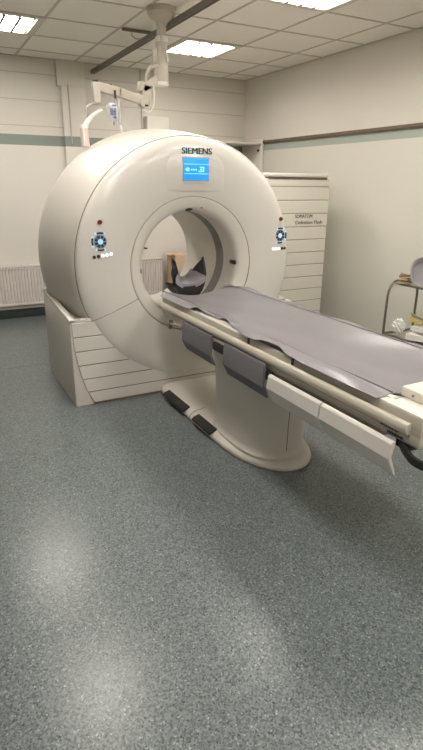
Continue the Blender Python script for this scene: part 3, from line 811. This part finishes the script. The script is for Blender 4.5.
MB().box(1.247, 1.300, PY - 0.026, PY + 0.026, 2.045, 2.183, 0.008).build('arm_end', 'pendant', pe)
kn = MB()
for x_ in (1.335, 1.36, 1.385): kn.tube([(x_, PY, 2.16), (x_, PY, 2.178)], 0.0105, 10)
kn.box(1.30, 1.42, PY - 0.01, PY + 0.01, 2.157, 2.166); kn.box(1.45, 1.52, PY - 0.008, PY + 0.008, 2.136, 2.144); kn.build('knob_row', 'black', pe)
MB().tube([(1.252, PY, 2.186), (1.29, PY, 2.19)], 0.007, 8).build('end_cap', 'black', pe)
MB().tube(smooth_path([(1.262, PY, 2.06), (1.235, PY, 2.035), (1.20, PY, 2.02), (1.190, PY, 1.985), (1.200, PY, 1.945)], 5), 0.0085, 10).build('down_tube', 'pendant', pe)
MB().tube(smooth_path([(1.62, PY - 0.045, 2.02), (1.65, PY - 0.05, 2.003), (1.69, PY - 0.05, 2.03), (1.71, PY - 0.045, 2.10), (1.705, PY - 0.04, 2.19)], 6), 0.005, 8).build('cable_loop', 'ivory', pe)
MB().tube([(1.406, PY - 0.03, 2.135), (1.406, PY - 0.033, 2.08)], 0.009, 8).build('bag_hook', 'black', pe)
# sleeve lamp on the end: pale curved arm and pinkish shaft
sl2 = thing('hanging_handset', (1.17, PY, 1.9), 'pale handset with a pinkish shaft hanging from the far end of the ceiling arm', 'handset')
MB().tube(smooth_path([(1.30, PY - 0.03, 2.0), (1.25, PY - 0.03, 1.972), (1.205, PY - 0.03, 1.935), (1.178, PY - 0.03, 1.90), (1.168, PY - 0.03, 1.872)], 5), [0.010 + 0.010 * k / 20 for k in range(21)], 12).build('grip', 'white_wrap', sl2)
MB().tube([(1.158, PY - 0.03, 1.875), (1.160, PY - 0.03, 1.745)], [0.028, 0.033], 16).build('shaft', 'pinkish', sl2)
MB().tube([(1.158, PY - 0.03, 1.892), (1.158, PY - 0.03, 1.868)], [0.022, 0.031], 16).build('collar', 'white_wrap', sl2)
MB().tube([(1.145, PY - 0.062, 1.87), (1.145, PY - 0.066, 1.75)], 0.004, 6).build('seam_line', 'white_wrap', sl2)
# infusion bag
bg = thing('infusion_bag', (1.37, PY, 1.99), 'small clear infusion bag with dark blue print hanging from the ceiling arm', 'bag')
def bagf(sgn):
    def f(u, v):
        w_ = 0.042 * min(1, 0.55 + 2.2 * v, 0.55 + 2.4 * (1 - v)); x_ = 1.372 + 0.012 * (1 - v) + (u - 0.5) * 2 * w_
        t_ = 0.012 * math.sin(PI * u) * math.sin(PI * min(1, max(0, v)))
        return (x_, PY - 0.045 - sgn * t_, 1.925 + 0.125 * v)
    return f
b = MB(); b.grid(bagf(1), 14, 14); b.grid(bagf(-1), 14, 14); b.build('pouch', 'bag', bg)
lb = MB()
lb.box(1.368, 1.402, PY - 0.0615, PY - 0.058, 2.025, 2.036); lb.box(1.376, 1.398, PY - 0.0615, PY - 0.058, 1.945, 1.957)
for k in range(5): lb.box(1.352, 1.352 + 0.024, PY - 0.0615, PY - 0.058, 1.968 + k * 0.010, 1.972 + k * 0.010)
for k in range(5): lb.box(1.384, 1.396, PY - 0.0615, PY - 0.058, 1.966 + k * 0.011, 1.972 + k * 0.011)
lb.build('print', 'blue_label', bg)
MB().tube([(1.39, PY - 0.045, 2.05), (1.404, PY - 0.035, 2.085)], 0.003, 6).build('hang_loop', 'bag', bg)
MB().tube([(1.382, PY - 0.045, 1.925), (1.384, PY - 0.045, 1.90)], 0.005, 8).build('port', 'grey_ink', bg)
dr = thing('drip_set', (1.43, PY, 1.95), 'clear drip chamber and tube hanging just right of the infusion bag', 'drip set')
MB().tube([(1.428, PY - 0.04, 2.06), (1.428, PY - 0.04, 1.93), (1.432, PY - 0.04, 1.905)], [0.014, 0.017, 0.010], 12).build('drip_chamber', 'bag', dr)
MB().tube([(1.432, PY - 0.04, 1.905), (1.437, PY - 0.04, 1.875), (1.437, PY - 0.04, 1.84)], [0.007, 0.012, 0.008], 10).build('clamp', 'white_wrap', dr)
MB().tube([(1.406, PY - 0.035, 2.085), (1.428, PY - 0.04, 2.06)], 0.004, 6).build('tubing', 'bag', dr)

# ---------------------------------------------------------------- trolley by the right wall
tl = thing('instrument_trolley', (3.36, 2.72, 0), 'small dark steel tube trolley with two trays by the right wall', 'trolley')
TX0, TX1, TY0, TY1 = 3.185, 3.515, 2.40, 3.03
for yy in (TY0, TY1):
    path = [(TX0, yy, 0.06), (TX0, yy, 0.67), (TX0 + 0.008, yy, 0.72), (TX0 + 0.03, yy, 0.762), (TX0 + 0.06, yy, 0.784), (TX0 + 0.09, yy, 0.79), (TX1 - 0.09, yy, 0.79), (TX1 - 0.06, yy, 0.784), (TX1 - 0.03, yy, 0.762), (TX1 - 0.008, yy, 0.72), (TX1, yy, 0.67), (TX1, yy, 0.06)]
    MB().tube(path, 0.010, 10).build('leg_frame', 'steel', tl)
for z in (0.775, 0.37):
    t_ = MB()
    ins = 0.045 if z > 0.5 else 0.0
    t_.box(TX0 + ins, TX1 - ins, TY0, TY1, z - 0.006, z - 0.002)
    o = t_.build('tray', 'chrome', tl)
    r_ = MB()
    XA, XB = TX0 + ins, TX1 - ins
    for a_, c_ in (((XA, TY0), (XA, TY1)), ((XA, TY1), (XB, TY1)), ((XB, TY1), (XB, TY0)), ((XB, TY0), (XA, TY0))):
        r_.tube([(a_[0], a_[1], z), (c_[0], c_[1], z)], 0.008, 8)
    r_.build('tray_rim', 'steel', o)
for x_ in (TX0, TX1):
    for y_ in (TY0, TY1):
        cs = MB().tube([(x_ - 0.012, y_, 0.03), (x_ + 0.012, y_, 0.03)], 0.03, 16); cs.tube([(x_, y_, 0.035), (x_, y_, 0.07)], 0.006, 8)
        cs.build('caster', 'black', tl)
# things on the trolley
def leaf(name, w_, l_, t_, loc, rz, m, label, cat, curl=0.01, group=None, tilt=0.0):
    b = MB().grid(lambda u, v: ((u - 0.5) * w_, (v - 0.5) * l_, curl * math.sin(u * 4 + 1) * math.cos(v * 3) + tilt * (v - 0.5)), 8, 8, (0, 0, t_))
    mt = Matrix.Translation(loc) @ Matrix.Rotation(rz, 4, 'Z')
    bmesh.ops.transform(b.bm, matrix=mt, verts=b.bm.verts)
    return tag(b.build(name, m, ang=1.0), label, cat, group)
leaf('paper_packet', 0.10, 0.15, 0.012, (3.262, 2.905, 0.789), 0.3, 'olive_pack', 'flat tan paper packet lowest on the trolley top tray', 'packet', 0.004)
leaf('folded_cardboard', 0.085, 0.13, 0.010, (3.258, 2.915, 0.812), -0.3, 'cardboard', 'small brown folded card on top of the paper packet, trolley top tray', 'card', 0.008)
leaf('rolled_strap', 0.05, 0.09, 0.016, (3.250, 2.93, 0.836), 0.5, mat('brown_strap', (0.20, 0.12, 0.07), 0.7), 'dark brown folded strap topmost of the pile on the trolley', 'strap', 0.008)
# moulded grey bowl, leaning
bw = bmesh.new()
rg = []
prof = [(0.0, 0.0), (0.06, 0.0), (0.085, 0.012), (0.105, 0.06), (0.115, 0.075), (0.108, 0.078), (0.096, 0.062), (0.078, 0.020), (0.055, 0.010), (0.0, 0.010)]
for r, z in prof[1:-1]:
    rg.append([bw.verts.new((r * 1.25 * math.copysign(abs(math.cos(2 * PI * i / 32)) ** 0.7, math.cos(2 * PI * i / 32)), r * math.copysign(abs(math.sin(2 * PI * i / 32)) ** 0.7, math.sin(2 * PI * i / 32)), z)) for i in range(32)])
for k in range(len(rg) - 1):
    for i in range(32): bw.faces.new((rg[k][i], rg[k][(i + 1) % 32], rg[k + 1][(i + 1) % 32], rg[k + 1][i]))
bw.faces.new(rg[0][::-1]); bw.faces.new(rg[-1])
q = MB(); q.merge(bw, Matrix.Translation((3.33, 2.82, 0.872)) @ Matrix.Rotation(math.radians(-28), 4, 'Z') @ Matrix.Rotation(math.radians(72), 4, 'X') )
tag(q.build('grey_basin', 'grey_tray'), 'grey moulded plastic basin leaning on edge on the trolley top tray', 'basin')
# crumpled clear wrapping
cw = bmesh.new(); bmesh.ops.create_icosphere(cw, subdivisions=4, radius=1)
for v in cw.verts:
    d = v.co.normalized()
    k = 0.75 + 0.22 * math.sin(d.x * 9 + d.z * 6) * math.cos(d.y * 8 - d.z * 5) + 0.1 * math.sin(d.x * 21) * math.sin(d.z * 19)
    v.co = Vector((d.x * 0.055 * k, d.y * 0.065 * k, d.z * 0.072 * k))
q = MB(); q.merge(cw, Matrix.Translation((3.255, 2.945, 0.44)))
tag(q.build('crumpled_wrapping', 'white_wrap', ang=0.35), 'crumpled white plastic wrapping on the lower trolley tray', 'wrapping')
leaf('white_packet', 0.20, 0.28, 0.045, (3.33, 2.70, 0.378), 0.25, 'white_wrap', 'flat white packet lying on the lower trolley tray, nearest its edge', 'packet', 0.006)
leaf('white_packet', 0.17, 0.22, 0.035, (3.34, 2.72, 0.436), -0.2, 'white_wrap', 'white packet on top of the other white packet, lower trolley tray', 'packet', 0.008)
leaf('yellow_packet', 0.05, 0.10, 0.02, (3.33, 2.84, 0.485), 0.5, 'yellow', 'yellow packet on the lower trolley tray beside the crumpled wrapping', 'packet', 0.006, tilt=0.03)
leaf('tan_packet', 0.06, 0.12, 0.012, (3.40, 2.88, 0.50), 0.9, 'olive_pack', 'tan paper packet standing behind the yellow packet on the trolley', 'packet', 0.006, tilt=0.05)
leaf('green_packet', 0.12, 0.15, 0.03, (3.40, 2.72, 0.488), 0.1, 'green_pack', 'pale green packet lying topmost on the lower trolley tray', 'packet', 0.008, tilt=0.03)
